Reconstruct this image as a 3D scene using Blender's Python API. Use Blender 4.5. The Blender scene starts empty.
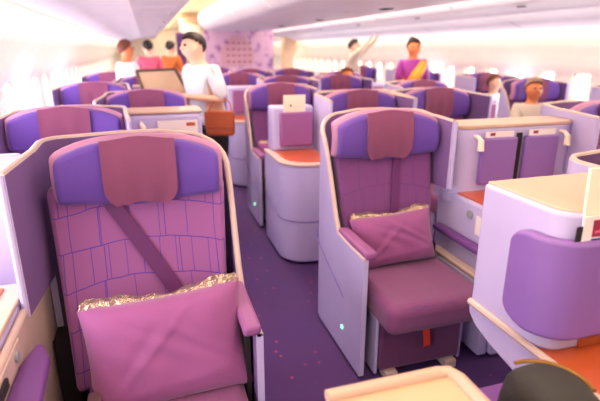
import bpy, bmesh, math, random
from mathutils import Vector, Matrix
random.seed(7)
PI = math.pi
S = bpy.context.scene
C = S.collection

# ---------------------------------------------------------------- camera, world, exposure
def aim(o, pitch, yaw):
    o.rotation_euler = (PI/2 - math.radians(pitch), 0, -math.radians(yaw))
cam_d = bpy.data.cameras.new('camera')
cam = bpy.data.objects.new('camera', cam_d); C.objects.link(cam)
cam.location = (0, 0, 1.5); aim(cam, 17.517, 17.116)
cam_d.sensor_width = 36; cam_d.lens = 28.8; cam_d.clip_start = 0.02; cam_d.clip_end = 200
cam_d.dof.use_dof = True; cam_d.dof.focus_distance = 1.7; cam_d.dof.aperture_fstop = 2.0
S.camera = cam
S.view_settings.view_transform = 'Standard'; S.view_settings.look = 'None'
S.view_settings.gamma = 1; S.view_settings.use_curve_mapping = False
S.view_settings.exposure = 0.2
S.cycles.use_denoising = True
S.cycles.max_bounces = 6; S.cycles.diffuse_bounces = 4

w = bpy.data.worlds.new('world'); S.world = w; w.use_nodes = True
w.node_tree.nodes['Background'].inputs[0].default_value = (1.0, 0.93, 0.88, 1)
w.node_tree.nodes['Background'].inputs[1].default_value = 0.6

def area(name, loc, sx, sy, power, col, rot=(0, 0, 0)):
    d = bpy.data.lights.new(name, 'AREA'); d.shape = 'RECTANGLE'; d.size = sx; d.size_y = sy
    d.energy = power; d.color = col
    o = bpy.data.objects.new(name, d); C.objects.link(o); o.location = loc; o.rotation_euler = rot
    return o
WARM = (1.0, 0.89, 0.80)
area('aisle_light_left', (0.72, 9.5, 2.12), 0.35, 21, 120, WARM)
area('aisle_light_right', (3.02, 9.5, 2.12), 0.35, 21, 120, WARM)
area('aisle_light_centre', (1.87, 9.5, 2.2), 0.01, 0.01, 0.1, WARM)
area('window_light_left', (-0.96, 8.5, 1.12), 0.4, 19, 190, (0.97, 0.94, 1.0), (0, -PI/2, 0))
area('window_light_right', (4.70, 8.5, 1.12), 0.4, 19, 110, (1, 0.95, 0.92), (0, PI/2, 0))
area('wall_wash_left', (-0.66, 9.5, 1.70), 0.08, 21, 45, (1, 0.9, 0.78), (0, math.radians(35), 0))
area('wall_wash_right', (4.40, 9.5, 1.70), 0.08, 21, 45, (1, 0.9, 0.78), (0, math.radians(-35), 0))
bpy.data.objects.remove(bpy.data.objects['aisle_light_centre'])
area('cove_light_left', (0.62, 9.5, 2.05), 0.12, 21, 60, (1, .86, .62), (PI, math.radians(20), 0))
area('cove_light_right', (3.12, 9.5, 2.05), 0.12, 21, 60, (1, .86, .62), (PI, math.radians(-20), 0))

# ---------------------------------------------------------------- materials
def lin(c):
    return tuple(((x/255)/12.92 if x/255 <= .04045 else ((x/255+.055)/1.055)**2.4) for x in c) + (1,)
def mat(name, col, rough=.6, metal=0, emit=0, bump=0, bscale=200, sheen=0, alpha=1, coat=0):
    m = bpy.data.materials.new(name); m.use_nodes = True
    nt = m.node_tree; b = nt.nodes['Principled BSDF']
    b.inputs['Base Color'].default_value = lin(col); b.inputs['Roughness'].default_value = rough
    b.inputs['Metallic'].default_value = metal
    if sheen: b.inputs['Sheen Weight'].default_value = sheen
    if coat: b.inputs['Coat Weight'].default_value = coat
    if emit:
        b.inputs['Emission Color'].default_value = lin(col); b.inputs['Emission Strength'].default_value = emit
    tc = nt.nodes.new('ShaderNodeTexCoord'); nz = nt.nodes.new('ShaderNodeTexNoise')
    nz.inputs['Scale'].default_value = bscale; nz.inputs['Detail'].default_value = 3
    nt.links.new(tc.outputs['Object'], nz.inputs['Vector'])
    if bump:
        bp = nt.nodes.new('ShaderNodeBump'); bp.inputs['Strength'].default_value = bump; bp.inputs['Distance'].default_value = .003
        nt.links.new(nz.outputs['Fac'], bp.inputs['Height']); nt.links.new(bp.outputs['Normal'], b.inputs['Normal'])
    if not emit:   # gentle variation of the colour itself
        mx = nt.nodes.new('ShaderNodeMix'); mx.data_type = 'RGBA'; n2 = nt.nodes.new('ShaderNodeTexNoise')
        n2.inputs['Scale'].default_value = 6
        nt.links.new(tc.outputs['Object'], n2.inputs['Vector'])
        nt.links.new(n2.outputs['Fac'], mx.inputs[0])
        c = lin(col)
        mx.inputs[6].default_value = tuple(x*.93 for x in c[:3]) + (1,)
        mx.inputs[7].default_value = tuple(min(1, x*1.06) for x in c[:3]) + (1,)
        nt.links.new(mx.outputs[2], b.inputs['Base Color'])
    return m

def fabric_lines(name, base, line, strength, stain=None):
    """mauve upholstery woven with irregular rectangles outlined in violet"""
    m = mat(name, base, .85, bump=.25, bscale=350, sheen=.25); nt = m.node_tree; b = nt.nodes['Principled BSDF']
    tc = nt.nodes.new('ShaderNodeTexCoord')
    nz = nt.nodes.new('ShaderNodeTexNoise'); nz.inputs['Scale'].default_value = 7
    vm = nt.nodes.new('ShaderNodeVectorMath'); vm.operation = 'MULTIPLY_ADD'
    nt.links.new(tc.outputs['Object'], nz.inputs['Vector'])
    nt.links.new(nz.outputs['Color'], vm.inputs[0]); vm.inputs[1].default_value = (.014, .014, .014)
    nt.links.new(tc.outputs['Object'], vm.inputs[2])
    sep = nt.nodes.new('ShaderNodeSeparateXYZ'); nt.links.new(vm.outputs[0], sep.inputs[0])
    add = nt.nodes.new('ShaderNodeMath'); add.operation = 'SUBTRACT'
    nt.links.new(sep.outputs['Z'], add.inputs[0]); nt.links.new(sep.outputs['Y'], add.inputs[1])
    cmb = nt.nodes.new('ShaderNodeCombineXYZ'); nt.links.new(sep.outputs['X'], cmb.inputs[0]); nt.links.new(add.outputs[0], cmb.inputs[1])
    facs = []
    for wd, off, sz in ((.06, .37, .0015), (.135, .63, .0019)):
        br = nt.nodes.new('ShaderNodeTexBrick'); nt.links.new(cmb.outputs[0], br.inputs['Vector'])
        br.inputs['Scale'].default_value = 1; br.inputs['Brick Width'].default_value = wd
        br.inputs['Row Height'].default_value = .105; br.inputs['Mortar Size'].default_value = sz
        br.inputs['Mortar Smooth'].default_value = .3; br.offset = off
        br.squash = 1.7; br.squash_frequency = 2
        facs.append(br.outputs['Fac'])
    mxm = nt.nodes.new('ShaderNodeMath'); mxm.operation = 'MAXIMUM'
    nt.links.new(facs[0], mxm.inputs[0]); nt.links.new(facs[1], mxm.inputs[1])
    mul = nt.nodes.new('ShaderNodeMath'); mul.operation = 'MULTIPLY'; mul.inputs[1].default_value = strength
    nt.links.new(mxm.outputs[0], mul.inputs[0])
    mx = nt.nodes.new('ShaderNodeMix'); mx.data_type = 'RGBA'
    mx.inputs[6].default_value = lin(base); mx.inputs[7].default_value = lin(line)
    nt.links.new(mul.outputs[0], mx.inputs[0])
    nt.links.new(mx.outputs[2], b.inputs['Base Color'])
    return m

def carpet_mat():
    m = mat('carpet', (66, 40, 104), .95, bump=.5, bscale=400); nt = m.node_tree; b = nt.nodes['Principled BSDF']
    tc = nt.nodes.new('ShaderNodeTexCoord')
    vo = nt.nodes.new('ShaderNodeTexVoronoi'); vo.inputs['Scale'].default_value = 12; vo.inputs['Randomness'].default_value = .6
    nt.links.new(tc.outputs['Object'], vo.inputs['Vector'])
    cr = nt.nodes.new('ShaderNodeValToRGB'); cr.color_ramp.elements[0].position = .05; cr.color_ramp.elements[0].color = (1, 1, 1, 1)
    cr.color_ramp.elements[1].position = .13; cr.color_ramp.elements[1].color = (0, 0, 0, 1)
    nt.links.new(vo.outputs['Distance'], cr.inputs[0])
    nz = nt.nodes.new('ShaderNodeTexNoise'); nz.inputs['Scale'].default_value = 2.2; nt.links.new(tc.outputs['Object'], nz.inputs['Vector'])
    m0 = nt.nodes.new('ShaderNodeMix'); m0.data_type = 'RGBA'; m0.inputs[6].default_value = lin((70, 46, 112)); m0.inputs[7].default_value = lin((80, 40, 92))
    nt.links.new(nz.outputs['Fac'], m0.inputs[0])
    mx = nt.nodes.new('ShaderNodeMix'); mx.data_type = 'RGBA'; mx.inputs[7].default_value = lin((170, 62, 92))
    nt.links.new(m0.outputs[2], mx.inputs[6])
    nt.links.new(cr.outputs[0], mx.inputs[0]); nt.links.new(mx.outputs[2], b.inputs['Base Color'])
    return m

def bulkhead_mat():
    m = mat('blossom_panel', (190, 150, 190), .6); nt = m.node_tree; b = nt.nodes['Principled BSDF']
    tc = nt.nodes.new('ShaderNodeTexCoord')
    vo = nt.nodes.new('ShaderNodeTexVoronoi'); vo.inputs['Scale'].default_value = 7
    nz = nt.nodes.new('ShaderNodeTexNoise'); nz.inputs['Scale'].default_value = 5; nz.inputs['Detail'].default_value = 5
    nt.links.new(tc.outputs['Object'], nz.inputs['Vector']); nt.links.new(tc.outputs['Object'], vo.inputs['Vector'])
    cr = nt.nodes.new('ShaderNodeValToRGB'); e = cr.color_ramp.elements
    e[0].position = .36; e[0].color = lin((96, 60, 140)); e[1].position = .62; e[1].color = lin((206, 168, 202))
    a = e.new(.48); a.color = lin((160, 116, 174))
    ad = nt.nodes.new('ShaderNodeMath'); ad.operation = 'MULTIPLY_ADD'; ad.inputs[1].default_value = .25
    nt.links.new(vo.outputs['Distance'], ad.inputs[0]); nt.links.new(nz.outputs['Fac'], ad.inputs[2])
    nt.links.new(ad.outputs[0], cr.inputs[0]); nt.links.new(cr.outputs[0], b.inputs['Base Color'])
    return m

M = dict(
    shell=mat('shell_lavender', (194, 180, 224), .45, coat=.1),
    trim=mat('cream_trim', (208, 180, 172), .4, coat=.15), ledge=mat('beige_ledge', (200, 164, 146), .45, coat=.1),
    inner=mat('shell_lining', (122, 88, 146), .8, bump=.2),
    violet=mat('violet_headrest', (100, 62, 160), .75, bump=.2, sheen=.2),
    border=mat('headrest_border', (188, 130, 168), .8),
    cover=mat('mauve_headrest_cover', (132, 66, 102), .85, bump=.3, bscale=120, sheen=.2),
    belt=mat('belt_webbing', (98, 34, 98), .6, bump=.2, bscale=500),
    fab1=fabric_lines('upholstery_lined', (154, 88, 150), (84, 50, 160), .95),
    fab2=fabric_lines('upholstery_fine', (120, 60, 124), (82, 40, 112), .6),
    cush=fabric_lines('cushion_cloth', (126, 62, 112), (92, 50, 116), .4),
    under=fabric_lines('under_seat_cloth', (104, 46, 96), (120, 62, 66), .5),
    pillow=mat('pillow_mauve', (148, 74, 134), .75, bump=.3, bscale=60, sheen=.3),
    arm=mat('armrest_mauve', (146, 84, 140), .6),
    armv=mat('armrest_violet', (116, 66, 140), .6),
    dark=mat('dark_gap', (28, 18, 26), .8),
    seam=mat('seam_violet', (110, 86, 158), .6),
    wood=mat('orange_wood', (196, 88, 46), .35, coat=.3),
    pocket=mat('pocket_violet', (134, 94, 170), .5),
    pocketm=mat('pocket_mauve', (152, 92, 152), .5),
    white=mat('white_plastic', (238, 226, 224), .4),
    paper=mat('cream_card', (246, 228, 206), .6),
    red=mat('red_tag', (228, 70, 44), .6),
    grey=mat('grey_control', (150, 150, 160), .4),
    metal=mat('satin_metal', (190, 176, 160), .3, metal=1),
    led=mat('floor_light_green', (120, 255, 170), .5, emit=3),
    wall=mat('cabin_lining', (246, 234, 210), .6),
    bin=mat('bin_lavender', (222, 214, 222), .5),
    ceil=mat('ceiling_cream', (250, 230, 186), .6),
    pane=mat('window_daylight', (255, 250, 246), .5, emit=3.5),
    cove=mat('cove_lamp', (255, 226, 165), .5, emit=3.5),
    tan=mat('galley_tan', (206, 172, 140), .5),
    curtain=mat('curtain_violet', (132, 84, 150), .85),
    carpet=carpet_mat(), bulk=bulkhead_mat(),
    skin=mat('skin', (236, 186, 158), .55), skin2=mat('skin_warm', (222, 132, 84), .55),
    hair=mat('hair_dark', (38, 24, 24), .6), hairb=mat('hair_brown', (120, 62, 40), .6), hairg=mat('hair_grey', (160, 124, 100), .6),
    eye=mat('eye_dark', (30, 20, 20), .3), lip=mat('lips', (170, 80, 80), .5),
    shirt=mat('shirt_white', (226, 228, 236), .8), shirtb=mat('shirt_beige', (214, 198, 180), .8),
    trouser=mat('trousers_dark', (32, 28, 34), .8), trouserb=mat('trousers_brown', (96, 72, 62), .8),
    silk=mat('purple_silk', (166, 44, 160), .45, sheen=.3), sash=mat('gold_sash', (226, 160, 44), .5),
    brown=mat('brown_leather', (172, 78, 34), .5), orange=mat('orange_cloth', (200, 110, 50), .8),
    pink=mat('pink_cloth', (220, 90, 120), .8), black=mat('black_nylon', (44, 40, 40), .75, bump=.4, bscale=150),
    maroon=mat('maroon_print', (150, 30, 70), .5), blue=mat('blue_print', (60, 60, 140), .5),
    brass=mat('brass_zip', (190, 140, 70), .35, metal=.8),
)
def plastic_mat():
    m = bpy.data.materials.new('clear_wrap'); m.use_nodes = True; nt = m.node_tree; b = nt.nodes['Principled BSDF']
    b.inputs['Base Color'].default_value = lin((214, 190, 160)); b.inputs['Roughness'].default_value = .12
    b.inputs['Metallic'].default_value = .75
    tc = nt.nodes.new('ShaderNodeTexCoord'); vo = nt.nodes.new('ShaderNodeTexNoise'); vo.inputs['Scale'].default_value = 38
    vo.inputs['Detail'].default_value = 4
    bp = nt.nodes.new('ShaderNodeBump'); bp.inputs['Strength'].default_value = 1; bp.inputs['Distance'].default_value = .012
    nt.links.new(tc.outputs['Object'], vo.inputs['Vector']); nt.links.new(vo.outputs['Fac'], bp.inputs['Height'])
    nt.links.new(bp.outputs['Normal'], b.inputs['Normal'])
    b.inputs['Alpha'].default_value = .6
    return m
M['wrap'] = plastic_mat()

# ---------------------------------------------------------------- mesh helpers
def obj(name, bm, m, parent=None, bev=0, smooth=True, seg=2, sub=0, loc=None, ang=40):
    me = bpy.data.meshes.new(name)
    bmesh.ops.remove_doubles(bm, verts=bm.verts[:], dist=2e-5)
    bmesh.ops.recalc_face_normals(bm, faces=bm.faces[:])
    bm.to_mesh(me); bm.free()
    for q in (m if isinstance(m, (list, tuple)) else [m]): me.materials.append(q)
    o = bpy.data.objects.new(name, me); C.objects.link(o)
    if parent: o.parent = parent
    if loc: o.location = loc
    if bev:
        b = o.modifiers.new('bevel', 'BEVEL'); b.width = bev; b.segments = seg; b.limit_method = 'ANGLE'; b.angle_limit = math.radians(ang)
    if sub:
        s = o.modifiers.new('sub', 'SUBSURF'); s.levels = sub; s.render_levels = sub
    if smooth:
        for p in me.polygons: p.use_smooth = True
        if not sub:
            try: me.set_sharp_from_angle(angle=math.radians(40))
            except Exception: pass
    return o
def tag(o, label=None, cat=None, group=None, kind=None):
    if label: o['label'] = label
    if cat: o['category'] = cat
    if group: o['group'] = group
    if kind: o['kind'] = kind
    return o
def empty(name, loc=(0, 0, 0), rz=0, label=None, cat=None, group=None):
    o = bpy.data.objects.new(name, None); C.objects.link(o); o.location = loc; o.rotation_euler.z = rz
    o.empty_display_size = .1
    return tag(o, label, cat, group)
def copy_tree(o, parent=None):
    c = o.copy(); C.objects.link(c)
    if parent: c.parent = parent
    for ch in [x for x in o.children]: copy_tree(ch, c)
    return c
def box(bm, x0, x1, y0, y1, z0, z1, mi=0):
    v = [bm.verts.new(p) for p in ((x0,y0,z0),(x1,y0,z0),(x1,y1,z0),(x0,y1,z0),(x0,y0,z1),(x1,y0,z1),(x1,y1,z1),(x0,y1,z1))]
    for f in ((0,3,2,1),(4,5,6,7),(0,1,5,4),(1,2,6,5),(2,3,7,6),(3,0,4,7)):
        bm.faces.new([v[i] for i in f]).material_index = mi
    return v
def BX(*a):
    bm = bmesh.new(); box(bm, *a); return bm
def prism(pts, z0, z1):
    """plan outline raised from z0 to z1"""
    bm = bmesh.new(); n = len(pts)
    a = [bm.verts.new((x, y, z0)) for x, y in pts]; b = [bm.verts.new((x, y, z1)) for x, y in pts]
    bm.faces.new(a[::-1]); bm.faces.new(b)
    for i in range(n): bm.faces.new((a[i], a[(i+1) % n], b[(i+1) % n], b[i]))
    return bm
def prism_axis(pts, lo, hi, axis='y'):
    """outline in the plane across `axis`, extruded along it. y: pts=(x,z); x: pts=(y,z)"""
    bm = bmesh.new(); n = len(pts)
    f = (lambda p, t: (p[0], t, p[1])) if axis == 'y' else (lambda p, t: (t, p[0], p[1]))
    a = [bm.verts.new(f(p, lo)) for p in pts]; b = [bm.verts.new(f(p, hi)) for p in pts]
    bm.faces.new(a[::-1]); bm.faces.new(b)
    for i in range(n): bm.faces.new((a[i], a[(i+1) % n], b[(i+1) % n], b[i]))
    return bm
def tube(bm, pts, r, n=8, mi=0):
    pts = [Vector(p) for p in pts]; rings = []
    for i, p in enumerate(pts):
        t = (pts[min(i+1, len(pts)-1)] - pts[max(i-1, 0)]).normalized()
        u = t.cross(Vector((0, 0, 1)))
        if u.length < .05: u = t.cross(Vector((1, 0, 0)))
        u.normalize(); v = t.cross(u)
        rr = r[i] if isinstance(r, (list, tuple)) else r
        rings.append([bm.verts.new(p + (u*math.cos(2*PI*k/n) + v*math.sin(2*PI*k/n))*rr) for k in range(n)])
    for a, b in zip(rings, rings[1:]):
        for k in range(n): bm.faces.new((a[k], a[(k+1) % n], b[(k+1) % n], b[k])).material_index = mi
    bm.faces.new(rings[0][::-1]).material_index = mi; bm.faces.new(rings[-1]).material_index = mi
def arc(cx, cy, r, a0, a1, n=6):
    return [(cx + r*math.cos(math.radians(a0+(a1-a0)*i/n)), cy + r*math.sin(math.radians(a0+(a1-a0)*i/n))) for i in range(n+1)]
def wallstrip(path, t, z0s, z1s, mo=0, mi=1):
    """upright wall along a plan path: thickness t, per-point bottom and top; outer face mo, inner face mi, rim mo"""
    bm = bmesh.new(); n = len(path); P = [Vector((p[0], p[1], 0)) for p in path]; cols = []
    for i, p in enumerate(P):
        d = (P[min(i+1, n-1)] - P[max(i-1, 0)]).normalized(); nrm = Vector((d.y, -d.x, 0))  # right of travel = inner
        q = p + nrm*t
        cols.append([bm.verts.new((p.x, p.y, z0s[i])), bm.verts.new((p.x, p.y, z1s[i])), bm.verts.new((q.x, q.y, z1s[i])), bm.verts.new((q.x, q.y, z0s[i]))])
    for a, b in zip(cols, cols[1:]):
        for k, mm in ((0, mo), (1, mo), (2, mi), (3, mo)):
            bm.faces.new((a[k], a[(k+1) % 4], b[(k+1) % 4], b[k])).material_index = mm
    bm.faces.new(cols[0]).material_index = mo; bm.faces.new(cols[-1][::-1]).material_index = mo
    return bm
def slab(nx, nz, fn, th):
    """curved cushion sheet: fn(u,v)->(x,y,z) front surface, thickness th(u,v) towards +y"""
    bm = bmesh.new(); F = []; B = []
    for j in range(nz+1):
        F.append([]); B.append([])
        for i in range(nx+1):
            x, y, z = fn(i/nx, j/nz); F[-1].append(bm.verts.new((x, y, z))); B[-1].append(bm.verts.new((x, y + th(i/nx, j/nz), z)))
    for j in range(nz):
        for i in range(nx):
            bm.faces.new((F[j][i], F[j][i+1], F[j+1][i+1], F[j+1][i])); bm.faces.new((B[j][i], B[j+1][i], B[j+1][i+1], B[j][i+1]))
    for j in range(nz):
        bm.faces.new((F[j][0], F[j+1][0], B[j+1][0], B[j][0])); bm.faces.new((F[j][nx], B[j][nx], B[j+1][nx], F[j+1][nx]))
    for i in range(nx):
        bm.faces.new((F[0][i], B[0][i], B[0][i+1], F[0][i+1])); bm.faces.new((F[nz][i], F[nz][i+1], B[nz][i+1], B[nz][i]))
    return bm

# ---------------------------------------------------------------- the cabin
XL, XR, CX = -1.1, 4.84, 1.87
Y0, Y1 = -2.2, 20.6
def struct(name, bm, m, **k):
    o = obj(name, bm, m, **k); o['kind'] = 'structure'; return o
struct('floor', BX(XL-.1, XR+.1, Y0, Y1, -.08, 0), M['carpet'], smooth=False)
def mirror(pts): return [(2*CX-x, z) for x, z in pts]
WIN_Y = [1.35 + .53*i for i in range(36)]
wall_prof = [(-1.02, 0), (-1.10, .55), (-1.11, .9), (-1.09, 1.25), (-1.0, 1.5), (-.82, 1.72), (-.66, 1.86), (-.66, 2.3)]
def side_wall(name, prof, sgn):
    """curved lining with real window openings"""
    bm = bmesh.new()
    zlo, zhi = .88, 1.24
    # dense profile
    rows = []
    for (x0, z0), (x1, z1) in zip(prof, prof[1:]):
        k = 3
        for i in range(k): rows.append((x0+(x1-x0)*i/k, z0+(z1-z0)*i/k))
    rows.append(prof[-1])
    def xat(z):
        for (x0, z0), (x1, z1) in zip(prof, prof[1:]):
            if z0 <= z <= z1 and z1 > z0: return x0+(x1-x0)*(z-z0)/(z1-z0)
    rows = [r for r in rows if abs(r[1]-zlo) > .02 and abs(r[1]-zhi) > .02] + [(xat(zlo), zlo), (xat(zhi), zhi)]
    rows.sort(key=lambda r: r[1])
    ys = [Y0]
    for y in WIN_Y: ys += [y-.13, y+.13]
    ys.append(Y1)
    grid = [[bm.verts.new((x, y, z)) for y in ys] for x, z in rows]
    for a in range(len(rows)-1):
        for b in range(len(ys)-1):
            if rows[a][1] >= zlo-1e-4 and rows[a+1][1] <= zhi+1e-4 and b % 2 == 1: continue
            bm.faces.new((grid[a][b], grid[a][b+1], grid[a+1][b+1], grid[a+1][b]))
    o = struct(name, bm, M['wall'])
    s = o.modifiers.new('thick', 'SOLIDIFY'); s.thickness = .03; s.offset = 1 if sgn < 0 else -1
    return o
side_wall('wall_left', wall_prof, -1)
side_wall('wall_right', mirror(wall_prof), 1)
nwin = 0
for sgn in (-1, 1):
    for y in WIN_Y[:30]:
        nwin += 1
        x = XL-.01 if sgn < 0 else XR+.01
        e = empty('window_%d' % nwin, (x, y, .9)); e['kind'] = 'structure'
        bm = bmesh.new()
        R = [(dy, z) for dy, z in [(math.copysign(min(abs(math.cos(t))**.5*.125, .125), math.cos(t)), math.copysign(abs(math.sin(t))**.5*.175, math.sin(t))) for t in [2*PI*k/24 for k in range(24)]]]
        vo = [bm.verts.new((sgn*-.012, a, b+.16)) for a, b in R]; vi = [bm.verts.new((sgn*.03, a*.86, b*.88+.16)) for a, b in R]
        vo2 = [bm.verts.new((sgn*-.002, a*1.12, b*1.08+.16)) for a, b in R]
        for k in range(24):
            bm.faces.new((vo[k], vo[(k+1) % 24], vi[(k+1) % 24], vi[k])); bm.faces.new((vo2[k], vo2[(k+1) % 24], vo[(k+1) % 24], vo[k]))
        obj('window_frame', bm, M['wall'], e)
        bm = bmesh.new(); bm.faces.new([bm.verts.new((sgn*.03, a*.87, b*.89+.16)) for a, b in R])
        obj('pane', bm, M['pane'], e)
# ledges along the side walls
struct('trim_1', BX(XL+.02, -.82, 2.35, Y1, 0, .80), M['shell'], bev=.015)
struct('trim_2', BX(4.56, XR-.02, 2.35, Y1, 0, .80), M['shell'], bev=.015)
# ceiling with the two lit coves
struct('ceiling', BX(-.7, 4.44, Y0, Y1, 2.24, 2.3), M['ceil'], smooth=False)
for i, x in enumerate((.58, 3.16)):
    struct('trim_%d' % (3+i), prism_axis([(x-.12 if i == 0 else x+.12, 2.235), (x-.12 if i == 0 else x+.12, 2.16), (x, 2.21), (x, 2.235)], Y0, Y1), M['cove'], smooth=False)
struct('wall_back', BX(XL, XR, Y1, Y1+.05, 0, 2.3), M['wall'], smooth=False)

# overhead bins
side_bin = [(-.665, 1.76), (-.60, 1.72), (-.42, 1.78), (-.40, 1.80), (-.12, 1.855), (-.06, 1.855), (-.04, 1.87), (.30, 1.885), (.42, 1.91), (.46, 1.97), (.46, 2.14), (-.655, 2.2)]
mid_bin = [(1.20, 1.88), (1.28, 1.86), (2.46, 1.86), (2.54, 1.88), (2.66, 2.02), (2.66, 2.16), (2.60, 2.235), (1.14, 2.235), (1.08, 2.16), (1.08, 2.02)]
def make_bin(name, prof, L, mat_, door, latch, vent):
    r = empty(name)
    obj('bin_body', prism_axis(prof, .006, L-.006), mat_, r, bev=.012, ang=50)
    if door:
        bm = bmesh.new()
        tube(bm, [(door[0], .03, door[1]), (door[0], L-.03, door[1])], .006, 6); obj('door_seam', bm, M['white'], r)
    bm = BX(latch[0]-.015, latch[0]+.015, L/2-.05, L/2+.05, latch[1]-.012, latch[1]+.004)
    obj('latch', bm, M['grey'], r, bev=.004)
    if vent:
        obj('air_vent', BX(vent-.04, vent+.04, L*.72, L*.72+.14, 1.852, 1.866), M['dark'], r, bev=.003)
    return r
L = 1.9
lb = make_bin('overhead_bin', side_bin, L, M['bin'], (-.09, 1.857), (.30, 1.885), None)
def relabel(o, label, cat, group, loc):
    tag(o, label, cat, group); o.location = loc
nb = 10
ordn = ['nearest', 'second nearest', 'third nearest', 'fourth nearest', 'fifth nearest', 'sixth nearest', 'seventh nearest', 'eighth nearest', 'ninth nearest', 'tenth nearest', 'farthest']
for i in range(nb):
    o = lb if i == 0 else copy_tree(lb)
    relabel(o, 'lavender overhead bin above the left window wall, %s of its row' % ordn[i], 'overhead bin', 'overhead bins along the left wall', (0, 2.0+i*L-.8, 0))
rb = make_bin('overhead_bin', mirror(side_bin), L, M['bin'], None, (2*CX-.30, 1.885), None)
n2 = 0
for i in range(nb):
    y = 2.0+i*L-.8
    if i == 7: continue
    o = rb if n2 == 0 else copy_tree(rb)
    relabel(o, 'rounded lavender overhead bin along the right window wall, %s of its row' % ordn[n2], 'overhead bin', 'overhead bins along the right wall', (0, y, 0)); n2 += 1
cb = make_bin('overhead_bin', mid_bin, L, [M['bin']], None, (2.54, 1.885), 2.2)
for i in range(5):
    o = cb if i == 0 else copy_tree(cb)
    relabel(o, 'overhead bin hanging over the middle seats, %s of its row' % ordn[i], 'overhead bin', 'overhead bins over the middle seats', (0, 1.05+i*L, 0))

# rear of the cabin
bh = empty('bulkhead', (1.95, 10.9, 0), label='purple and pink patterned bulkhead wall at the far end of the middle seats', cat='bulkhead')
obj('bulkhead_panel', BX(-.72, .78, 0, .08, 0, 2.2), M['bulk'], bh, smooth=False)
bm = bmesh.new()
pts = [(-.36, 1.15), (.30, 1.15), (.36, 1.45), (.12, 1.78), (-.12, 1.78), (-.42, 1.45)]
obj('arch_motif', prism_axis(pts, -.012, 0), mat('arch_pink', (200, 156, 176), .6), bh, smooth=False)
bm = bmesh.new()
for j in range(4):
    for i in range(5):
        box(bm, -.26+i*.12, -.20+i*.12, -.018, -.012, 1.22+j*.13, 1.25+j*.13)
obj('motif_marks', bm, M['maroon'], bh, smooth=False)
gl = empty('galley_wall', (1.0, 11.2, 0), label='tan galley wall at the end of the left aisle', cat='wall unit')
obj('galley_panel', BX(-.22, .22, 0, .5, 0, 2.2), M['tan'], gl, bev=.02)
obj('upper_locker', BX(-.2, .2, -.03, 0, 1.5, 2.0), M['wall'], gl, bev=.02)
bm = bmesh.new()
n = 36; fr = []; bk = []
for i in range(n+1):
    x = -.09+.18*i/n; y = .02*math.sin(i*1.4)
    fr.append([bm.verts.new((x, y, z)) for z in (.02, 1.0, 1.82)]); bk.append([bm.verts.new((x, y+.01, z)) for z in (.02, 1.0, 1.82)])
for a, b, a2, b2 in zip(fr, fr[1:], bk, bk[1:]):
    for k in (0, 1):
        bm.faces.new((a[k], b[k], b[k+1], a[k+1])); bm.faces.new((a2[k], a2[k+1], b2[k+1], b2[k]))
ct = obj('aisle_curtain', bm, M['curtain'], loc=(.72, 10.7, 0)); tag(ct, 'gathered purple curtain beside the galley in the left aisle', 'curtain')
# doorway on the right: tan arch and bright door window
da = empty('door_arch', (4.6, 14.55, 0), label='tan curved door surround beyond the right hand seats', cat='door surround')
arch = [(-.55, 0), (-.35, 0), (-.30, 1.2), (-.1, 1.75), (.2, 1.95), (.2, 2.2), (-.35, 2.2), (-.6, 1.9), (-.66, 1.3)]
obj('arch_panel', prism_axis(arch, 0, .25), M['tan'], da, bev=.02)

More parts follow.
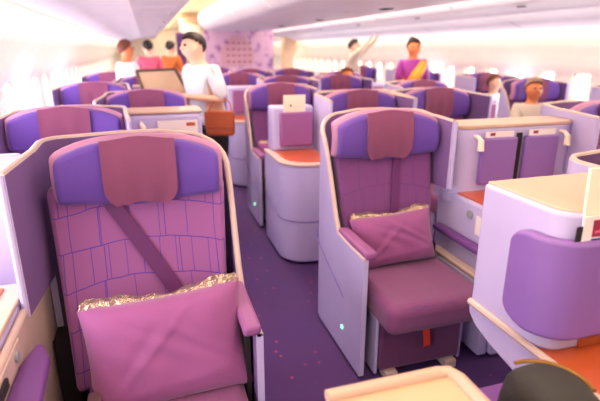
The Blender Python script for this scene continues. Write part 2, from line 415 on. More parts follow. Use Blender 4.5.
# ---------------------------------------------------------------- seats
def make_seat(kind, fabric, wide=0, flare=.05, cz=0, wy=-.24, wb=.80):
    """kind -1: aisle on the -x side, +1: on the +x side, 0: high shell both sides.  origin: floor under the headrest front"""
    r = empty('business_seat'); w = .31; T = .024
    s = -1 if kind <= 0 else 1      # side of the aisle panel in x
    aisle = [(-.45, .62), (-.30, .62), (-.13, .63), (-.08, .70), (-.035, .80), (.01, .90), (.05, .98), (.085, 1.035), (.11, 1.065)]
    wing = [(wy, 1.15), (wy*.4, 1.155), (.05, 1.16), (.17, 1.16)]
    W = w+wide                      # far side may stand wider
    path = []; top = []
    if kind == 0:
        for y, z in wing: path.append((-w-flare*max(0, .12-y)/.36*.6, y)); top.append(z)
    else:
        for y, z in aisle: path.append((-w, y)); top.append(z)
    z0 = top[-1]
    for k, (x, y) in enumerate(arc(-w+(.17 if kind else .11), .11 if kind else .17, .17 if kind else .11, 180, 90, 6)[1:]): path.append((x, y)); top.append(z0+(1.165-z0)*math.sin((k+1)/6*PI/2))
    for x in (-.05, .02, .1): path.append((x, .28)); top.append(1.178)
    for k, (x, y) in enumerate(arc(W-.11, .17, .11, 90, 0, 5)): path.append((x, y)); top.append(1.17)
    for y, z in wing[::-1][1:]: path.append((W+flare*max(0, .12-y)/.36*(.6 if kind == 0 else 1), y)); top.append(z)
    bot = [.02]*len(path)
    if kind != 0:      # the far wing hangs above the side console
        path = path[:-3] + [(path[-3][0], .06), (path[-3][0], .055)] + path[-3:]; top = top[:-3] + [1.158]*2 + top[-3:]
        if path[-3][1] > .055: path[-3] = (path[-3][0], .05)
        bot = [.02]*(len(path)-4) + [wb]*4
    if s > 0: path = [(-x, y) for x, y in path][::-1]; top = top[::-1]; bot = bot[::-1]
    sh = obj('shell', wallstrip(path, T, bot, top), [M['shell'], M['inner']], r)
    bm = bmesh.new()
    nrm = []
    for i, p in enumerate(path):
        a = Vector(path[min(i+1, len(path)-1)]) - Vector(path[max(i-1, 0)]); a.normalize(); nrm.append((p[0]+a.y*T/2, p[1]-a.x*T/2))
    tube(bm, [(x, y, z) for (x, y), z in zip(nrm, top)], .0115, 8)
    # front upright of the wing / side panel
    obj('rim_trim', bm, M['trim'], r)
    # wing front edges
    for k in ((-1, 1) if kind == 0 else (-s,)):
        fx = (w+flare*.6 if kind == 0 else W+flare)-T/2
        bm = bmesh.new(); tube(bm, [(k*fx, wy, 1.15), (k*fx, wy-.002, .64 if kind == 0 else wb)], .010, 8)
        obj('wing_edge', bm, M['shell'], r)
    # backrest
    zb, zt = .36+cz, 1.03
    def bf(u, v):
        x = (u-.5)*(.54+wide*1.0)*(.9+.1*v); z = zb+(zt-zb)*v
        y = -.13+.17*v + .028*abs(2*u-1)**2.2*-1 + .012*math.cos(PI*(v-.5)) - .012
        return x, y, z
    obj('backrest', slab(14, 12, bf, lambda u, v: .10), fabric, r, bev=.018)
    # headrest with its pale border
    def hf(gr, off):
        def f(u, v):
            x = (u-.5)*(.555+gr); q = abs(2*u-1)
            zt = 1.195 + gr*.4 - .055*q**3; zb_ = .985 - gr*.1 + .0*q - .03*(1-q)
            z = zb_+(zt-zb_)*v
            return x, -.012 - .035*q**2 + off - .02*math.sin(PI*v), z
        return f
    obj('headrest_border', slab(14, 6, hf(.03, .035), lambda u, v: .06), M['border'], r, bev=.015)
    hr = obj('headrest', slab(14, 6, hf(0, 0), lambda u, v: .07), M['violet'], r, bev=.02, seg=3)
    def cf(u, v):
        hw = .125 - .035*max(0, (.25-v)/.25)**2
        x = (u-.5)*2*hw; q = abs(x/.277)
        z = .968+(1.205-.968)*v - .006*math.cos(2*PI*u)
        return x, -.024 - .035*q**2 - .02*math.sin(PI*min(1, v*.95)) + .004*math.sin(u*17)*(1-v) - .004*(1-v), z
    obj('headrest_cover', slab(16, 10, cf, lambda u, v: .012), M['cover'], hr)
    # shoulder belt
    bx = -.115 if kind > 0 else .07
    ex = .10 if kind > 0 else .03
    bm = bmesh.new(); wv = .028 if kind > 0 else .022; rows = []
    for k in range(9):
        t = k/8; x = bx+(ex-bx)*t; z = .97-.37*t; y = bf(.5+x/.54, (z-zb)/(zt-zb))[1] - .012
        rows.append([bm.verts.new((x-wv, y, z)), bm.verts.new((x+wv, y, z+.01)), bm.verts.new((x+wv, y+.006, z+.01)), bm.verts.new((x-wv, y+.006, z))])
    for a, b in zip(rows, rows[1:]):
        for k in range(4): bm.faces.new((a[k], a[(k+1) % 4], b[(k+1) % 4], b[k]))
    bm.faces.new(rows[0]); bm.faces.new(rows[-1][::-1])
    obj('shoulder_belt', bm, M['belt'], r)
    # seat cushion
    def sf(x0, x1, y0, y1, z0, z1): return BX(x0, x1, y0, y1, z0, z1)
    obj('seat_cushion', BX(-.255, .255, -.62, -.06, .315+cz, .455+cz), M['cush'], r, bev=.045, seg=4)
    bs = obj('under_seat_panel', BX(-.215, .215, -.475, -.10, .045, .33+cz), M['under'], r, bev=.012)
    obj('side_plate', BX(-.235, -.218, -.46, -.10, .02, .32+cz), M['shell'], bs, bev=.008)
    obj('side_plate', BX(.218, .235, -.46, -.10, .02, .32+cz), M['shell'], bs, bev=.008)
    bm = bmesh.new()
    loop = [(.0, .29, -.478), (.003, .265, -.492), (.008, .21, -.502), (.014, .16, -.502), (.016, .14, -.485)]
    rows = [[bm.verts.new((x-.017, y, z)), bm.verts.new((x+.017, y, z)), bm.verts.new((x+.017, y+.005, z)), bm.verts.new((x-.017, y+.005, z))] for x, z, y in loop]
    for a, b in zip(rows, rows[1:]):
        for k in range(4): bm.faces.new((a[k], a[(k+1) % 4], b[(k+1) % 4], b[k]))
    bm.faces.new(rows[0]); bm.faces.new(rows[-1][::-1])
    obj('pull_tag', bm, M['red'], r)['label'] = 'red pull strap'
    for x in (-.16, .16): obj('foot', BX(x-.03, x+.03, -.50, -.42, 0, .045), M['trim'], r, bev=.006)
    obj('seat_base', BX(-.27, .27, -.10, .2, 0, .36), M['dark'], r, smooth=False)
    # aisle side: arm pad, seam, floor light
    if kind != 0:
        X = s*w
        obj('armrest', BX(min(X-s*.005, X-s*.065), max(X-s*.005, X-s*.065), -.455, -.12, .615, .655), M['arm'], r, bev=.014, seg=3)
        bm = bmesh.new(); tube(bm, [(X+s*.001, -.24, .33), (X+s*.001, .22, .51)], .004, 6); obj('panel_seam', bm, M['seam'], r)
        obj('floor_light', BX(min(X, X+s*.004), max(X, X+s*.004), -.238, -.222, .15, .166), M['led'], r, smooth=False)
        # dark filler added for the shade in the gap between cushion and side console
        a_, b_ = sorted((-s*(W-.06), -s*(W+.004)))
        obj('gap_shade_filler', BX(a_, b_, -.05, .054, .02, .47), M['dark'], r, smooth=False)
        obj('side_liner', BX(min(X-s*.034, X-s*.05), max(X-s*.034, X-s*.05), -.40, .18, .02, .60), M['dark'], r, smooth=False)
    return r

def make_pillow(wd, ht, th):
    """stuffed pillow standing on its edge with crumpled clear wrap at the top; origin at bottom edge centre"""
    r = empty('pillow')
    bm = bmesh.new(); n, m_ = 44, 32; F = []; B = []
    rnd = random.Random(3)
    for j in range(m_+1):
        F.append([]); B.append([])
        for i in range(n+1):
            u = 2*i/n-1; v = 2*j/m_-1
            pin = 1-.07*(v*v)*(1-abs(u))**0 ; pinv = 1-.0*u*u
            x = wd/2*u*(1-.06*(1-v*v)); z = ht/2*v*(1-.07*(1-u*u)) + ht/2
            t = th/2*((1-u**4)*(1-v**4))**.55
            wr = .004*math.sin(9*u+4*v+1.3*math.sin(5*v))*((1-u*u)*(1-v*v)) + .6*(1-v*v)*(1-u*u)**.5*(.013*math.exp(-((u*1.1+v-.55)/.09)**2) - .008*math.exp(-((u*.8+v-.25)/.10)**2)
                + .010*math.exp(-((u*1.4-v+.35)/.08)**2) - .007*math.exp(-((u*1.7-v+.75)/.12)**2) + .009*math.exp(-((v+.62-.12*u)/.10)**2))
            F[-1].append(bm.verts.new((x, -t-wr, z)))
            B[-1].append(F[-1][-1] if (i in (0, n) or j in (0, m_)) else bm.verts.new((x, t, z)))
    for j in range(m_):
        for i in range(n):
            bm.faces.new((F[j][i], F[j][i+1], F[j+1][i+1], F[j+1][i]))
            bm.faces.new((B[j][i], B[j+1][i], B[j+1][i+1], B[j][i+1]))
    obj('pillow_body', bm, M['pillow'], r)
    bm = bmesh.new(); n = 46; rows = []
    for i in range(n+1):
        u = i/n; x = wd*(u-.5)*.96
        cr = [rnd.uniform(-.006, .006) for _ in range(4)]
        h = .016+.009*math.sin(u*9)+.004*math.sin(u*31)
        base = ht*(1-.035*(1-(2*u-1)**2))
        rows.append([bm.verts.new((x, -.012+cr[0], base-.012)), bm.verts.new((x+cr[1], cr[2]-.004, base+h*.5)), bm.verts.new((x, .014+cr[3], base+h)), bm.verts.new((x, .03+cr[1], base+h*.4))])
    for a, b in zip(rows, rows[1:]):
        for k in range(3): bm.faces.new((a[k], a[k+1], b[k+1], b[k]))
    wr = obj('plastic_wrap', bm, M['wrap'], r, smooth=False); wr['label'] = 'crumpled clear plastic wrapper'
    return r

seatL = make_seat(-1, M['fab2'], flare=.03, wy=-.11)     # aisle on its left (middle block, left pair)
seatR = make_seat(1, M['fab1'])
seatF = make_seat(1, M['fab1'], wide=.08, flare=.03, cz=-.05, wb=.69)
for c in seatF.children:
    if c.name.split('.')[0] in ('backrest', 'headrest', 'headrest_border', 'shoulder_belt'): c.location.x -= (.04 if c.name.startswith('backrest') else .03)      # aisle on its right (left column)
seatB = make_seat(0, M['fab2'])
seatL2 = None
used = set()
def put(proto, x, y, label, group, rz=0):
    if proto.name in used: o = copy_tree(proto)
    else: o = proto; used.add(proto.name)
    o.location = (x, y, 0); o.rotation_euler.z = rz
    tag(o, label, 'seat', group); return o
GS = 'business class seats'
put(seatL, 1.14, 2.2, 'mauve aisle seat on the right of the aisle with pillow and red pull tag below', GS)
put(seatF, -.025, 1.78, 'large front left seat with lined mauve back and tilted pillow', GS)
put(seatL, 1.14, 4.32, 'mauve aisle seat behind the tall cabinet with the white card, small pillow on it', GS)
put(seatL, 1.14, 6.44, 'far aisle seat of the middle block, third back on the left aisle', GS)
put(seatL, 1.14, 8.56, 'farthest aisle seat of the middle block before the patterned bulkhead', GS)
put(seatR, -.02, 3.90, 'violet seat back beside the open beige lid in the left column', GS)
put(seatR, -.02, 6.02, 'far left column aisle seat behind the beige lid', GS)
put(seatR, -.02, 8.14, 'farthest left column aisle seat near the people standing at the back', GS)
put(seatB, -.44, 2.84, 'violet window seat back directly behind the front left seat', GS)
put(seatB, -.49, 4.96, 'second window seat back along the left wall', GS)
put(seatB, -.49, 7.08, 'third window seat back along the left wall', GS)
for k, (x, sd) in enumerate(((1.535, 'left'), (2.20, 'right'))):
    for y, t in ((3.42, 'just behind the mauve aisle seat with the red tag'), (5.54, 'in the second paired middle row'), (7.66, 'in the third paired middle row')):
        put(seatB, x, y, '%s one of the paired seats %s' % (sd, t), GS)
put(seatB, 1.76, 1.14, 'seat shell with cream rim and dark lining behind the front right console', GS).scale = (1, 1, .955)
seatRM = seatR
for y, t in ((2.2, 'level with the double pocket console'), (4.32, 'behind the double pocket console'), (6.44, 'third back')):
    put(seatR, 2.60, y, 'middle block seat on the right aisle, %s' % t, GS)
for y, t in ((4.28, 'behind the man with the orange face'), (6.47, 'near the seated passenger by the windows'), (8.6, 'beyond the uniformed attendant')):
    put(seatL, 3.80+(.15 if y < 4.5 else 0), y, 'right column aisle seat %s' % t, GS)
for y, t in ((3.35, 'nearest'), (5.50, 'second nearest'), (7.55, 'third nearest')):
    put(seatB, 4.24, y, 'right hand window seat against the right wall, %s of them' % t, GS)

pl = make_pillow(.53, .37, .15); pl.location = (.0, 1.39, .375); pl.rotation_euler = (math.radians(-20), math.radians(-3.2), math.radians(1))
tag(pl, 'large mauve pillow in clear wrap on the front left seat', 'pillow', 'wrapped pillows on the seats')
p2 = make_pillow(.45, .27, .13); p2.location = (1.13, 1.99, .452); p2.rotation_euler = (math.radians(-18), math.radians(-3), 0)
tag(p2, 'mauve pillow in clear wrap on the seat with the red tag', 'pillow', 'wrapped pillows on the seats')
p3 = copy_tree(p2); p3.location = (1.13, 4.11, .452)
tag(p3, 'small distant mauve pillow on the aisle seat behind the tall cabinet', 'pillow', 'wrapped pillows on the seats')

# ---------------------------------------------------------------- consoles
def hook(parent, x, y, z, sx=1):
    """little reading lamp on a bent neck"""
    bm = bmesh.new(); tube(bm, [(x, y, z+.02), (x, y-.03, z+.02), (x+.01*sx, y-.045, z), (x+.012*sx, y-.045, z-.05)], [.008, .009, .015, .019], 10)
    return obj('reading_lamp', bm, M['paper'], parent)

# centre console between the middle aisle seats, with two pockets
def centre_console(loc, label):
    r = empty('centre_console', loc, label=label, cat='console', group='centre consoles of the middle block')   # local y0 = face of the tall block
    bm = bmesh.new()
    body = [(-.34, .22), (-.365, .10)] + arc(-.28, .095, .095, 180, 270, 5) + arc(.32, .095, .095, 270, 360, 5) + [(.40, .22)]
    bl = obj('upper_block', prism(body, .70, 1.10), M['shell'], r, bev=.012)
    obj('top_ledge', prism([(x*1.01, y-.004) for x, y in body], 1.10, 1.12), M['ledge'], bl, bev=.006)
    obj('lower_cabinet', BX(-.355, .355, -.42, .16, .02, .755), M['shell'], r, bev=.015)
    obj('shelf', BX(-.34, .34, -.41, 0, .755, .765), M['wood'], r, bev=.004)
    for s in (-1, 1):
        x0, x1 = (-.235, -.015) if s < 0 else (.04, .26)
        pk = obj('literature_pocket', BX(x0, x1, -.035, 0, .80, 1.055), M['pocket'], r, bev=.012)
        hook(r, x0-.035 if s < 0 else x1+.03, 0, 1.045)
    obj('gap_strip', BX(-.003, .028, -.01, .0, .77, 1.07), M['dark'], r, smooth=False)
    for s in (-1, 1):
        cp = obj('control_panel', BX(min(s*.355, s*.361), max(s*.355, s*.361), -.40, -.20, .60, .70), M['white'], r, bev=.004)
        bm = bmesh.new(); tube(bm, [(s*.354, -.15, .69), (s*.366, -.15, .69)], .022, 14); obj('dial', bm, M['grey'], r)
        obj('handset', BX(min(s*.361, s*.37), max(s*.361, s*.37), -.39, -.30, .62, .65), M['dark'], cp, bev=.004)
        a, b = sorted((s*.36, s*.415))
        obj('armrest', BX(a, b, -.40, .10, .53, .565), M['armv'], r, bev=.012)
        obj('arm_box', BX(a, b, -.40, .10, .02, .40), M['shell'], r, bev=.01)
        obj('arm_rail', BX(a, b, -.42, .10, .40, .425), M['trim'], r, bev=.008)
    return r
centre_console((1.88, 2.12, 0), 'lavender console with two violet pockets right of the seat with the red tag')
centre_console((1.88, 4.24, 0), 'lavender console in the middle block behind the paired centre seats')
centre_console((1.88, 6.36, 0), 'farther lavender console in the middle block behind the second paired row')
# leaflets in the two pockets of the first one
for i, x in enumerate((1.755, 2.03)):
    lf = empty('leaflet', (x, 2.103, .80), label='white leaflet in the %s pocket of the double pocket console' % ('left', 'right')[i], cat='leaflet', group='leaflets in the console pockets')
    obj('cover', BX(-.085, .085, -.006, .006, 0, .285), M['white'], lf, smooth=False)
    obj('printed_mark', BX(-.065, -.035, -.008, -.006, .265, .28), M['maroon'], lf, smooth=False)

# aisle consoles of the paired rows (left edge at the aisle)
def aisle_console(loc, label, mirror_=1, tall=True):
    """local: x 0 at aisle face, y0 at the very front of the low cabinet"""
    r = empty('aisle_console', loc, label=label, cat='console', group='tall aisle consoles of the paired rows'); s = mirror_
    def mx(pts): return pts if s > 0 else [(-x, y) for x, y in pts][::-1]
    low = [(.0, .62), (.0, .20)] + arc(.20, .20, .20, 180, 270, 8) + [(.37, 0), (.37, .62)]
    obj('low_cabinet', prism(mx(low), .02, .73), M['shell'], r, bev=.012)
    top = [(x*.985+.004, y) for x, y in low]
    obj('cabinet_rim', prism(mx([(x-.006 if x < .2 else x, y-.006 if y < .3 else y) for x, y in low]), .73, .752), M['trim'], r, bev=.006)
    obj('shelf', prism(mx([(.05, .50), (.05, .22)] + arc(.22, .22, .17, 180, 270, 6) + [(.35, .05), (.35, .50)]), .752, .758), M['wood'], r)
    up = [(.03, .62), (.03, .50), (.06, .48), (.36, .48), (.36, .62)]
    obj('upper_block', prism(mx(up), .752, 1.09), M['shell'], r, bev=.02, seg=3)
    a, b = sorted((s*.085, s*.345))
    obj('literature_pocket', BX(a, b, .44, .48, .79, 1.05), M['pocketm'], r, bev=.012)
    bm = bmesh.new(); tube(bm, [(s*-.001, .60, .42), (s*-.001, .2, .34)] + [(s*(x-.001), y-.001, .33) for x, y in arc(.20, .20, .20, 185, 270, 6)] + [(s*.37, -.001, .33)], .004, 6)
    obj('panel_seam', bm, M['seam'], r)
    return r
aisle_console((.83, 3.03, 0), 'tall lavender cabinet with a mauve pocket and white card on the right of the aisle')
aisle_console((.83, 5.15, 0), 'far lavender aisle cabinet behind the second mauve aisle seat')
aisle_console((.83, 7.27, 0), 'farthest lavender aisle cabinet of the middle block')
for y, t in ((3.03, 'nearest'), (5.15, 'middle'), (7.27, 'farthest')):
    aisle_console((2.91, y, 0), 'lavender cabinet facing the right aisle, %s of the three' % t, -1)
cd = empty('menu_card', (1.03, 3.484, .83), label='cream card with a small dark dot standing in the pocket of the tall cabinet', cat='card')
obj('card_sheet', BX(-.085, .085, .0, .006, 0, .345), M['paper'], cd, smooth=False)
bm = bmesh.new(); tube(bm, [(-.03, -.002, .268), (-.03, .0, .268)], .008, 12); obj('printed_dot', bm, M['maroon'], cd)

# left column: window seat rows have their console on the aisle side
def left_console(loc, label):
    r = empty('aisle_console', loc, label=label, cat='console', group='consoles beside the left window seats')
    body = [(-.15, .25), (-.15, 0), (.29, 0), (.29, .25)]
    obj('cabinet', prism(body, .02, 1.135), M['shell'], r, bev=.02, seg=3)
    obj('top_ledge', prism([(x*1.02, y) for x, y in body], 1.135, 1.152), M['ledge'], r, bev=.008)
    obj('literature_pocket', BX(.01, .27, -.04, 0, .76, 1.02), M['pocket'], r, bev=.01)
    hook(r, -.06, 0, 1.07)
    obj('front_cabinet', BX(-.15, .29, -.45, 0, .02, .70), M['shell'], r, bev=.03)
    obj('shelf', BX(-.14, .28, -.44, -.0, .70, .708), M['wood'], r, bev=.003)
    return r
left_console((0, 2.95, 0), 'lavender console with a violet pocket and white leaflet behind the front left seat')
left_console((0, 5.07, 0), 'distant lavender console in the left column behind the beige lid')
lf = empty('leaflet', (.145, 2.925, .83), label='wide white leaflet standing in the left column console pocket', cat='leaflet')
obj('cover', BX(-.115, .115, -.005, .005, 0, .27), M['white'], lf, smooth=False)
obj('printed_mark', BX(.05, .10, -.007, -.005, .235, .255), M['brown'], lf, smooth=False)

# front left seat's window side console
wc = empty('window_console', (-.38, 1.3, 0), label='lavender side console with violet armrest left of the front left seat', cat='console')
obj('console_body', BX(-.44, -.07, -.35, .36, .02, .735), M['shell'], wc, bev=.012)
obj('top_rim', prism_axis([(-.35, .735), (.37, .735), (.37, .75), (-.35, .75)], -.44, -.07, 'x'), M['ledge'], wc, bev=.005)
obj('shelf', BX(-.42, -.13, -.1, .33, .75, .756), M['wood'], wc)
obj('rear_screen', BX(-.50, -.11, .70, .76, .02, 1.12), M['shell'], wc, bev=.012)
obj('inner_side', BX(-.07, -.045, -.35, .72, .02, .722), M['trim'], wc, bev=.01)
bm = prism([(-.044, -.42), (.035, -.42), (.045, -.2), (.03, .08), (.0, .15), (-.02, .15), (-.044, .05)], .60, .64)
obj('armrest', bm, M['armv'], wc, bev=.016, seg=3)
cp = obj('control_panel', BX(-.045, -.038, -.25, .08, .655, .712), M['trim'], wc, bev=.004)
bm = bmesh.new(); tube(bm, [(-.04, .02, .685), (-.03, .02, .685)], .016, 14); obj('dial', bm, M['grey'], cp)
obj('handset', BX(-.038, -.028, -.2, -.09, .67, .70), M['dark'], cp, bev=.004)
bk = empty('belt_buckle', (-.245, 1.36, .455), label='dark seat belt buckle with a mauve strap beside the large pillow', cat='seat belt')
obj('buckle', BX(-.02, .02, -.03, .03, 0, .02), M['metal'], bk, bev=.005)
obj('strap', BX(-.018, .03, .02, .09, 0, .012), M['belt'], bk, bev=.003)

# ---------------------------------------------------------------- front right console
fc = empty('front_console', (0, 0, 0), label='large lavender console with a big violet pocket at the right edge', cat='console')
fc.location = (.965, .86, 0)
def off(pts, d):
    out = []
    for i, p in enumerate(pts):
        a = Vector(pts[min(i+1, len(pts)-1)]) - Vector(pts[max(i-1, 0)]); a.normalize(); out.append((p[0]+a.y*-d, p[1]+a.x*d) )
    return out
R_ = .065
path = [(0, .34), (0, R_+.02)] + arc(R_, R_+.02, R_, 180, 270, 8) + [(.35, .02), (.42, .02)]
body = path + [(.42, .34)]
obj('upper_block', prism(body, .70, 1.105), M['shell'], fc, bev=.012, seg=3)
obj('top_plate', prism([(.01+x*.97, .006+y*.975) for x, y in body], 1.10, 1.112), M['ledge'], fc, bev=.006)
low = [(.0, .40), (0, .10)] + arc(.1, .1-.2, .1, 180, 181, 1)
# skirt below the shelf: side panel with a curved lower rear corner
sk = [(.34, .70), (.335, .66), (.30, .63), (.22, .605), (.08, .58), (-.15, .56), (-.6, .53), (-.6, .70)]
obj('side_skirt', prism_axis(sk, -.005, .02, 'x'), M['shell'], fc, bev=.006)
bm = bmesh.new(); tube(bm, [(-.004, .335, .70), (-.004, .1, .70), (-.004, -.6, .70)], .012, 8); obj('shelf_edge', bm, M['trim'], fc)
obj('shelf', BX(.012, .42, -.6, .32, .685, .702), M['wood'], fc, bev=.004)
obj('footwell_wall', BX(.30, .42, -.55, .40, .02, .685), M['inner'], fc, bev=.01)
obj('wood_strip', BX(.115, .42, .012, .02, .705, .735), M['brown'], fc, bev=.003)
pp = [(0, .165), (0, .155), (0, .14), (0, .115), (0, R_+.02)] + arc(R_, R_+.02, R_, 180, 270, 8) + [(.35, .02), (.40, .02)]
po = off(pp, -.035)
pts_top = [1.0]*len(pp)
bm = bmesh.new(); cols = []
for i, (a, b) in enumerate(zip(pp, po)):
    t = (.985, 1.01, 1.025, 1.034)[i] if i < 4 else 1.036
    zb_ = (.81, .785, .77, .76)[i] if i < 4 else .755
    cols.append([bm.verts.new((a[0], a[1], zb_)), bm.verts.new((a[0], a[1], t)), bm.verts.new((b[0], b[1], t)), bm.verts.new((b[0], b[1], zb_))])
for a, b in zip(cols, cols[1:]):
    for k in range(4): bm.faces.new((a[k], a[(k+1) % 4], b[(k+1) % 4], b[k]))
bm.faces.new(cols[0]); bm.faces.new(cols[-1][::-1])
obj('literature_pocket', bm, M['pocket'], fc, bev=.012, seg=3)
def sheet(name, loc, rz, tilt, parts, label, cat):
    e = empty(name, loc, rz, label, cat); e.rotation_euler.x = tilt
    for nm, args, m in parts: obj(nm, BX(*args), m, e, smooth=False)
    return e
sheet('magazine', (1.15, .868, .84), math.radians(0), math.radians(-3), [('cover', (-.13, .13, -.004, .004, 0, .38), M['paper']), ], 'tall plain cream booklet at the right edge standing in the big pocket', 'magazine')
sheet('magazine', (1.165, .860, .80), 0, math.radians(-2), [('cover', (-.155, .155, -.003, .003, 0, .30), M['white']), ('printed_square', (-.125, -.075, -.005, -.003, .245, .29), M['maroon']), ('printed_lettering', (-.118, -.082, -.006, -.005, .255, .262), M['pink']), ('printed_band', (-.125, .12, -.005, -.003, .228, .240), M['blue'])], 'white brochure with a maroon square in the big pocket of the front right console', 'magazine')
sheet('safety_card', (1.16, .864, .79), 0, 0, [('card_sheet', (-.168, .1, .003, .006, 0, .285), M['dark'])], 'dark card edge showing between the booklets in the big pocket', 'card')

# bits in front, bottom edge of the picture
lc = empty('low_cabinet', (.435, .585, 0), label='cream topped cabinet with a rounded raised edge at the bottom of the picture', cat='cabinet')
obj('cabinet_body', BX(-.12, .165, -.25, .20, .02, .775), M['shell'], lc, bev=.02)
obj('cabinet_top', BX(-.13, .175, -.26, .215, .775, .79), M['tan'], lc, bev=.006)
bm = bmesh.new(); tube(bm, [(-.13, .21, .792), (.14, .21, .792), (.165, .205, .792), (.175, .18, .792), (.175, -.26, .792)], .016, 10)
obj('raised_edge', bm, M['ledge'], lc)
am = empty('folded_armrest', (.86, .93, 0), label='violet padded armrest beside the black bag', cat='armrest')
obj('pad', BX(-.10, .10, -.25, .05, .50, .55), M['armv'], am, bev=.015)
obj('post', BX(-.05, .05, -.2, 0, 0, .50), M['inner'], am, bev=.01)
bg = empty('black_bag', (.815, .69, 0), label='dark soft bag with a brass zip at the bottom right corner', cat='bag')
def bag_mesh(a, b, c, zc):
    bm = bmesh.new(); bmesh.ops.create_uvsphere(bm, u_segments=28, v_segments=18, radius=1)
    for v in bm.verts:
        x, y, z = v.co; f = lambda t, e: math.copysign(abs(t)**e, t)
        v.co = (a*f(x, .75)+.004*math.sin(9*z+7*y), b*f(y, .75), c*f(z, .6)+zc)
    return bm
obj('bag_body', bag_mesh(.095, .12, .15, .65), M['black'], bg)
bm = bmesh.new()
tube(bm, [(-.03+.10*math.sin(t), .10*math.cos(t)+.0, .778+.008*math.sin(t)) for t in [i*.25 for i in range(0, 9)]], .005, 6); obj('zip', bm, M['brass'], bg)
rt = empty('side_table', (1.62, 1.58, 0), label='small round edged orange table peeking out behind the front right console', cat='table')
obj('leg', BX(-.02, .02, -.02, .02, 0, .93), M['shell'], rt)
bm = prism(arc(0, 0, .09, 0, 360, 24)[:-1], .93, .945); obj('table_top', bm, M['wood'], rt)
bm = bmesh.new(); tube(bm, [(x, y, .945) for x, y in arc(0, 0, .09, 60, 300, 20)], .012, 8); obj('table_rim', bm, M['trim'], rt)

# lid and bits in the left aisle
ld = empty('open_lid', (.11, 4.52, .0), label='flat beige panel with a dark frame held open beside the standing man', cat='lid')
obj('panel', prism_axis([(-.19, 1.31), (.12, 1.32), (.25, 1.07), (-.12, 1.05)], 0, .02), M['tan'], ld, smooth=False)
bm = bmesh.new(); q = [(-.20, 0, 1.32), (.125, 0, 1.33), (.26, 0, 1.06), (-.13, 0, 1.04), (-.20, 0, 1.32)]
for a, b in zip(q, q[1:]): tube(bm, [a, b], .013, 6)
obj('frame', bm, M['trouserb'], ld)
obj('stand', BX(.02, .08, .02, .06, 0, 1.1), M['dark'], ld)

# ---------------------------------------------------------------- people
def skin_mesh(name, chains, m, parent, sub=2):
    """chains: list of lists of (xyz, r); first point of later chains may repeat an existing point and joins it"""
    me = bpy.data.meshes.new(name); vs = []; es = []; rs = []; idx = {}
    def vid(p, r):
        k = tuple(round(c, 4) for c in p)
        if k not in idx: idx[k] = len(vs); vs.append(p); rs.append(r)
        return idx[k]
    for ch in chains:
        ids = [vid(p, r) for p, r in ch]
        es += [(a, b) for a, b in zip(ids, ids[1:]) if a != b]
    me.from_pydata(vs, es, [])
    o = bpy.data.objects.new(name, me); C.objects.link(o); o.parent = parent
    md = o.modifiers.new('skin', 'SKIN'); md.use_smooth_shade = True
    for i, r in enumerate(rs): me.skin_vertices[0].data[i].radius = (r, r)
    me.skin_vertices[0].data[0].use_root = True
    s = o.modifiers.new('sub', 'SUBSURF'); s.levels = sub; s.render_levels = sub
    me.materials.append(m); return o
def lerp(a, b, t): return tuple(a[i]+(b[i]-a[i])*t for i in range(3))
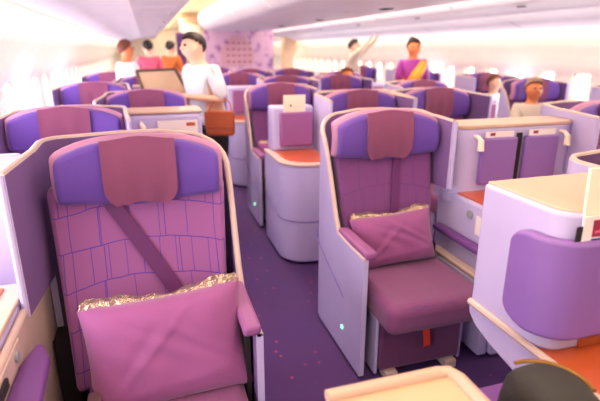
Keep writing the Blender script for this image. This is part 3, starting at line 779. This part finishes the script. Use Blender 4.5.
def person(loc, rz, label, arms, shirt, trousers, skin, hair, seated=False, lean=0, h=1.0, wide=1.0, headturn=(0, 0), sleeve=1.0, group=None, bun=False, long_skirt=False):
    """faces local -y. arms = ((elbow, wrist, tip) left, (...) right)"""
    r = empty('person', loc, rz, label, 'person', group); r.scale = (h*wide, h*wide, h)
    dz = -.37 if seated else 0
    P = (0, 0, .95+dz); SP = (0, -.01-lean*.4, 1.14+dz); CH = (0, -.02-lean, 1.32+dz); NB = (0, -.01-lean*1.25, 1.43+dz)
    hx, hy = headturn
    NK = (0, -.015-lean*1.4, 1.485+dz); J = (hx*.3, -.03-lean*1.7, 1.545+dz); SK = (hx*.2, -.025-lean*2, 1.62+dz); CR = (hx*.1, -.01-lean*2.1, 1.69+dz)
    body = [[(P, .125), (SP, .12), (CH, .13), (NB, .085), (NK, .055), (J, .074), (SK, .100), (CR, .07)]]
    legs = []
    for s in (-1, 1):
        hip = (s*.085, 0, .90+dz)
        if seated: kn = (s*.1, -.42, .50); an = (s*.1, -.44, .10); to = (s*.1, -.58, .04)
        else: kn = (s*.095, -.01, .49); an = (s*.1, .02, .09); to = (s*.11, -.12, .04)
        legs.append([(P, .125), (hip, .088), (lerp(hip, kn, .5), .078), (kn, .056), (lerp(kn, an, .35), .055), (an, .037), (to, .032)])
    sleeves = []; armc = []
    for s, (el, wr, tp) in zip((-1, 1), arms):
        sh = (s*.155, CH[1]+.01, 1.395+dz)
        armc.append([(CH, .13), (sh, .058), (lerp(sh, el, .5), .046), (el, .038), (lerp(el, wr, .4), .036), (wr, .025)])
        pm = lerp(wr, tp, .42); armc.append([(wr, .025), (pm, .03)])
        d = Vector(tp) - Vector(wr); side = d.cross(Vector((0, 0, 1)));
        if side.length < .01: side = Vector((1, 0, 0))
        side.normalize(); nn = d.cross(side).normalized()
        for k, f in enumerate((.86, 1.0, .93, .75)):
            o_ = side*((k-1.5)*.019); b0 = Vector(pm)+o_*.9+d*.1; m0 = Vector(wr)+d*(.75*f)+o_*1.1; e0 = Vector(wr)+d*f+o_*1.15-nn*.012
            armc.append([(pm, .03), (tuple(b0), .010), (tuple(m0), .009), (tuple(e0), .007)])
        t0 = Vector(wr)+d*.25-side*.03; t1 = Vector(wr)+d*.55-side*.05; armc.append([(wr, .025), (tuple(t0), .012), (tuple(t1), .009)])
        e_ = lerp(sh, el, min(1, sleeve)) if sleeve <= 1 else lerp(el, wr, min(.95, sleeve-1))
        ch = [(CH, .158), (sh, .080), (lerp(sh, e_, .5) if sleeve <= 1 else lerp(sh, el, .5), .070)]
        if sleeve > 1: ch.append((el, .052))
        ch.append((e_, .052 if sleeve <= 1 else .042)); sleeves.append(ch)
    nose = [[(SK, .100), ((SK[0]+hx*.3, SK[1]-.085, SK[2]-.025), .016), ((SK[0]+hx*.35, SK[1]-.108, SK[2]-.035), .010)]]
    ears = [[(SK, .100), ((SK[0]+s*.088, SK[1]+.01, SK[2]-.01), .016)] for s in (-1, 1)]
    b = skin_mesh('body', body+legs+armc+nose+ears, skin, r)
    skin_mesh('top', [[((0, 0, .88+dz), .15), (P, .148), (SP, .140), (CH, .158), (NB, .088)]] + sleeves, shirt, r)
    if trousers:
        if long_skirt:
            skin_mesh('skirt', [[((0, 0, .98+dz), .138), ((0, 0, .8), .16), ((0, 0, .45), .14), ((0, 0, .12), .13)]], trousers, r)
        else:
            tl = [[((0, 0, 1.0+dz), .13), (P, .142)]] + [[(P, .142)] + [(p, q+.018) for p, q in L_[1:-1]] for L_ in legs]
            skin_mesh('trousers', tl, trousers, r)
        for s, L_ in zip((-1, 1), legs):
            to = L_[-1][0]; an = L_[-2][0]
            skin_mesh('shoe', [[((an[0], an[1]+.03, .05), .042), ((to[0], to[1]+.05, .045), .042), ((to[0], to[1]-.02, .035), .034)]], M['dark'], r)
    # hair: cap over the skull
    bm = bmesh.new(); bmesh.ops.create_uvsphere(bm, u_segments=20, v_segments=14, radius=1)
    bmesh.ops.delete(bm, geom=[v for v in bm.verts if v.co.z < -.05 - .85*v.co.y], context='VERTS')
    for v in bm.verts:
        v.co = (v.co.x*.098+SK[0], v.co.y*.110+SK[1]+.014, v.co.z*.112+SK[2]+.008)
    hh = obj('hair', bm, hair, r); sm = hh.modifiers.new('t', 'SOLIDIFY'); sm.thickness = .012
    if bun:
        bm = bmesh.new(); bmesh.ops.create_uvsphere(bm, u_segments=16, v_segments=10, radius=.055, matrix=Matrix.Translation((SK[0], SK[1]+.10, SK[2]+.08))); obj('hair_bun', bm, hair, hh)
    for s in (-1, 1):
        bm = bmesh.new(); bmesh.ops.create_uvsphere(bm, u_segments=12, v_segments=8, radius=.011, matrix=Matrix.Translation((SK[0]+s*.033, SK[1]-.083, SK[2]+.002))); obj('eye', bm, M['eye'], r)
    bm = BX(SK[0]-.022, SK[0]+.022, J[1]-.072, J[1]-.060, J[2]+.012, J[2]+.02); obj('mouth', bm, M['lip'], r, bev=.003)
    return r
A_down = lambda s, sh=0: ((s*.22, 0, 1.13), (s*.23, -.04, .88), (s*.23, -.07, .71))
def A_front(s, z=1.12, spread=.06): return ((s*.21, -.02, 1.14), (s*spread, -.27, z), (s*spread*.4, -.40, z+.02))
# tall man in the left aisle, looking down to his right
person((.52, 4.45, 0), math.radians(-62), 'person in a white shirt and dark trousers standing in the left aisle looking down',
       (A_front(-1, 1.12, .08), A_front(1, 1.18, .10)), M['shirt'], M['trouser'], M['skin'], M['hair'], lean=.06, h=.945, wide=1.15, sleeve=1.0)
bgm = empty('satchel', (.56, 4.13, 0), math.radians(-20), label='brown leather bag hanging at the hip of the man in the white shirt', cat='bag')
obj('bag_body', BX(-.12, .12, -.05, .05, .79, 1.0), M['brown'], bgm, bev=.025, seg=3)
obj('flap', BX(-.122, .122, -.058, -.05, .86, 1.0), M['brown'], bgm, bev=.004)
bm = bmesh.new(); tube(bm, [(-.10, 0, .99), (-.07, .05, 1.06), (-.03, .09, 1.10), (.03, .09, 1.10), (.08, .05, 1.06), (.10, 0, .99)], .006, 6); obj('strap', bm, M['brown'], bgm)
# man reaching up to the bins on the right
person((3.38, 7.9, 0), math.radians(60), 'person in a beige shirt reaching up to the overhead bins',
       (((-.30, -.12, 1.52), (-.26, -.30, 1.70), (-.25, -.38, 1.82)), ((.26, -.16, 1.52), (.22, -.34, 1.68), (.20, -.42, 1.80))), M['shirtb'], M['trouserb'], M['skin'], M['hair'], sleeve=1.5, h=.96)
at = person((3.38, 5.9, 0), math.radians(-12), 'person in a purple silk uniform with a gold sash in the right aisle',
       (A_front(-1, 1.10, .10), A_front(1, 1.12, .10)), M['silk'], M['silk'], M['skin2'], M['hair'], h=.945, sleeve=.95, bun=True, long_skirt=True)
skin_mesh('sash', [[((.14, -.04, 1.42), .06), ((.09, -.13, 1.33), .075), ((.0, -.16, 1.22), .085), ((-.08, -.13, 1.08), .06)]], M['sash'], at)
tr = empty('serving_tray', (3.30, 5.52, 1.07), label='small white tray held by the attendant in purple', cat='tray')
obj('tray_base', BX(-.13, .13, -.09, .09, 0, .012), M['white'], tr, bev=.005)
obj('tray_cloth', BX(-.09, .09, -.06, .06, .012, .03), M['paper'], tr, bev=.008)
# seated passengers
lap = lambda s: ((s*.21, -.08, .72), (s*.12, -.34, .62), (s*.10, -.48, .60))
person((3.72, 4.06, 0), math.radians(-15), 'person with grey hair and a ruddy face seated in the right column', (lap(-1), lap(1)), M['shirtb'], M['trouserb'], M['skin2'], M['hairg'], seated=True, h=.90)
person((4.22, 5.30, 0), math.radians(15), 'person with brown hair seated by the right windows', (lap(-1), lap(1)), M['shirt'], M['trouser'], M['skin'], M['hairb'], seated=True, h=.88)
person((2.60, 6.28, 0), math.radians(0), 'person with reddish brown hair seated in the middle block beyond the consoles', (lap(-1), lap(1)), M['brown'], M['trouser'], M['skin2'], M['hairb'], seated=True, h=.93)
# people far down the left side
person((-.24, 6.55, 0), math.radians(120), 'person with ginger hair in a white shirt standing by the left window seats', (A_down(-1), A_down(1)), M['shirt'], M['trouser'], M['skin2'], M['hairb'], h=.93, sleeve=.9)
person((.05, 9.0, 0), math.radians(180), 'person in a pink top with dark hair far back in the left aisle', (A_down(-1), A_down(1)), M['pink'], M['trouser'], M['skin'], M['hair'], h=.95, sleeve=.9)
person((.44, 9.5, 0), math.radians(150), 'person in an orange brown top with dark hair in the left aisle', (A_down(-1), A_down(1)), M['orange'], M['trouser'], M['skin'], M['hair'], h=.95, sleeve=.9)
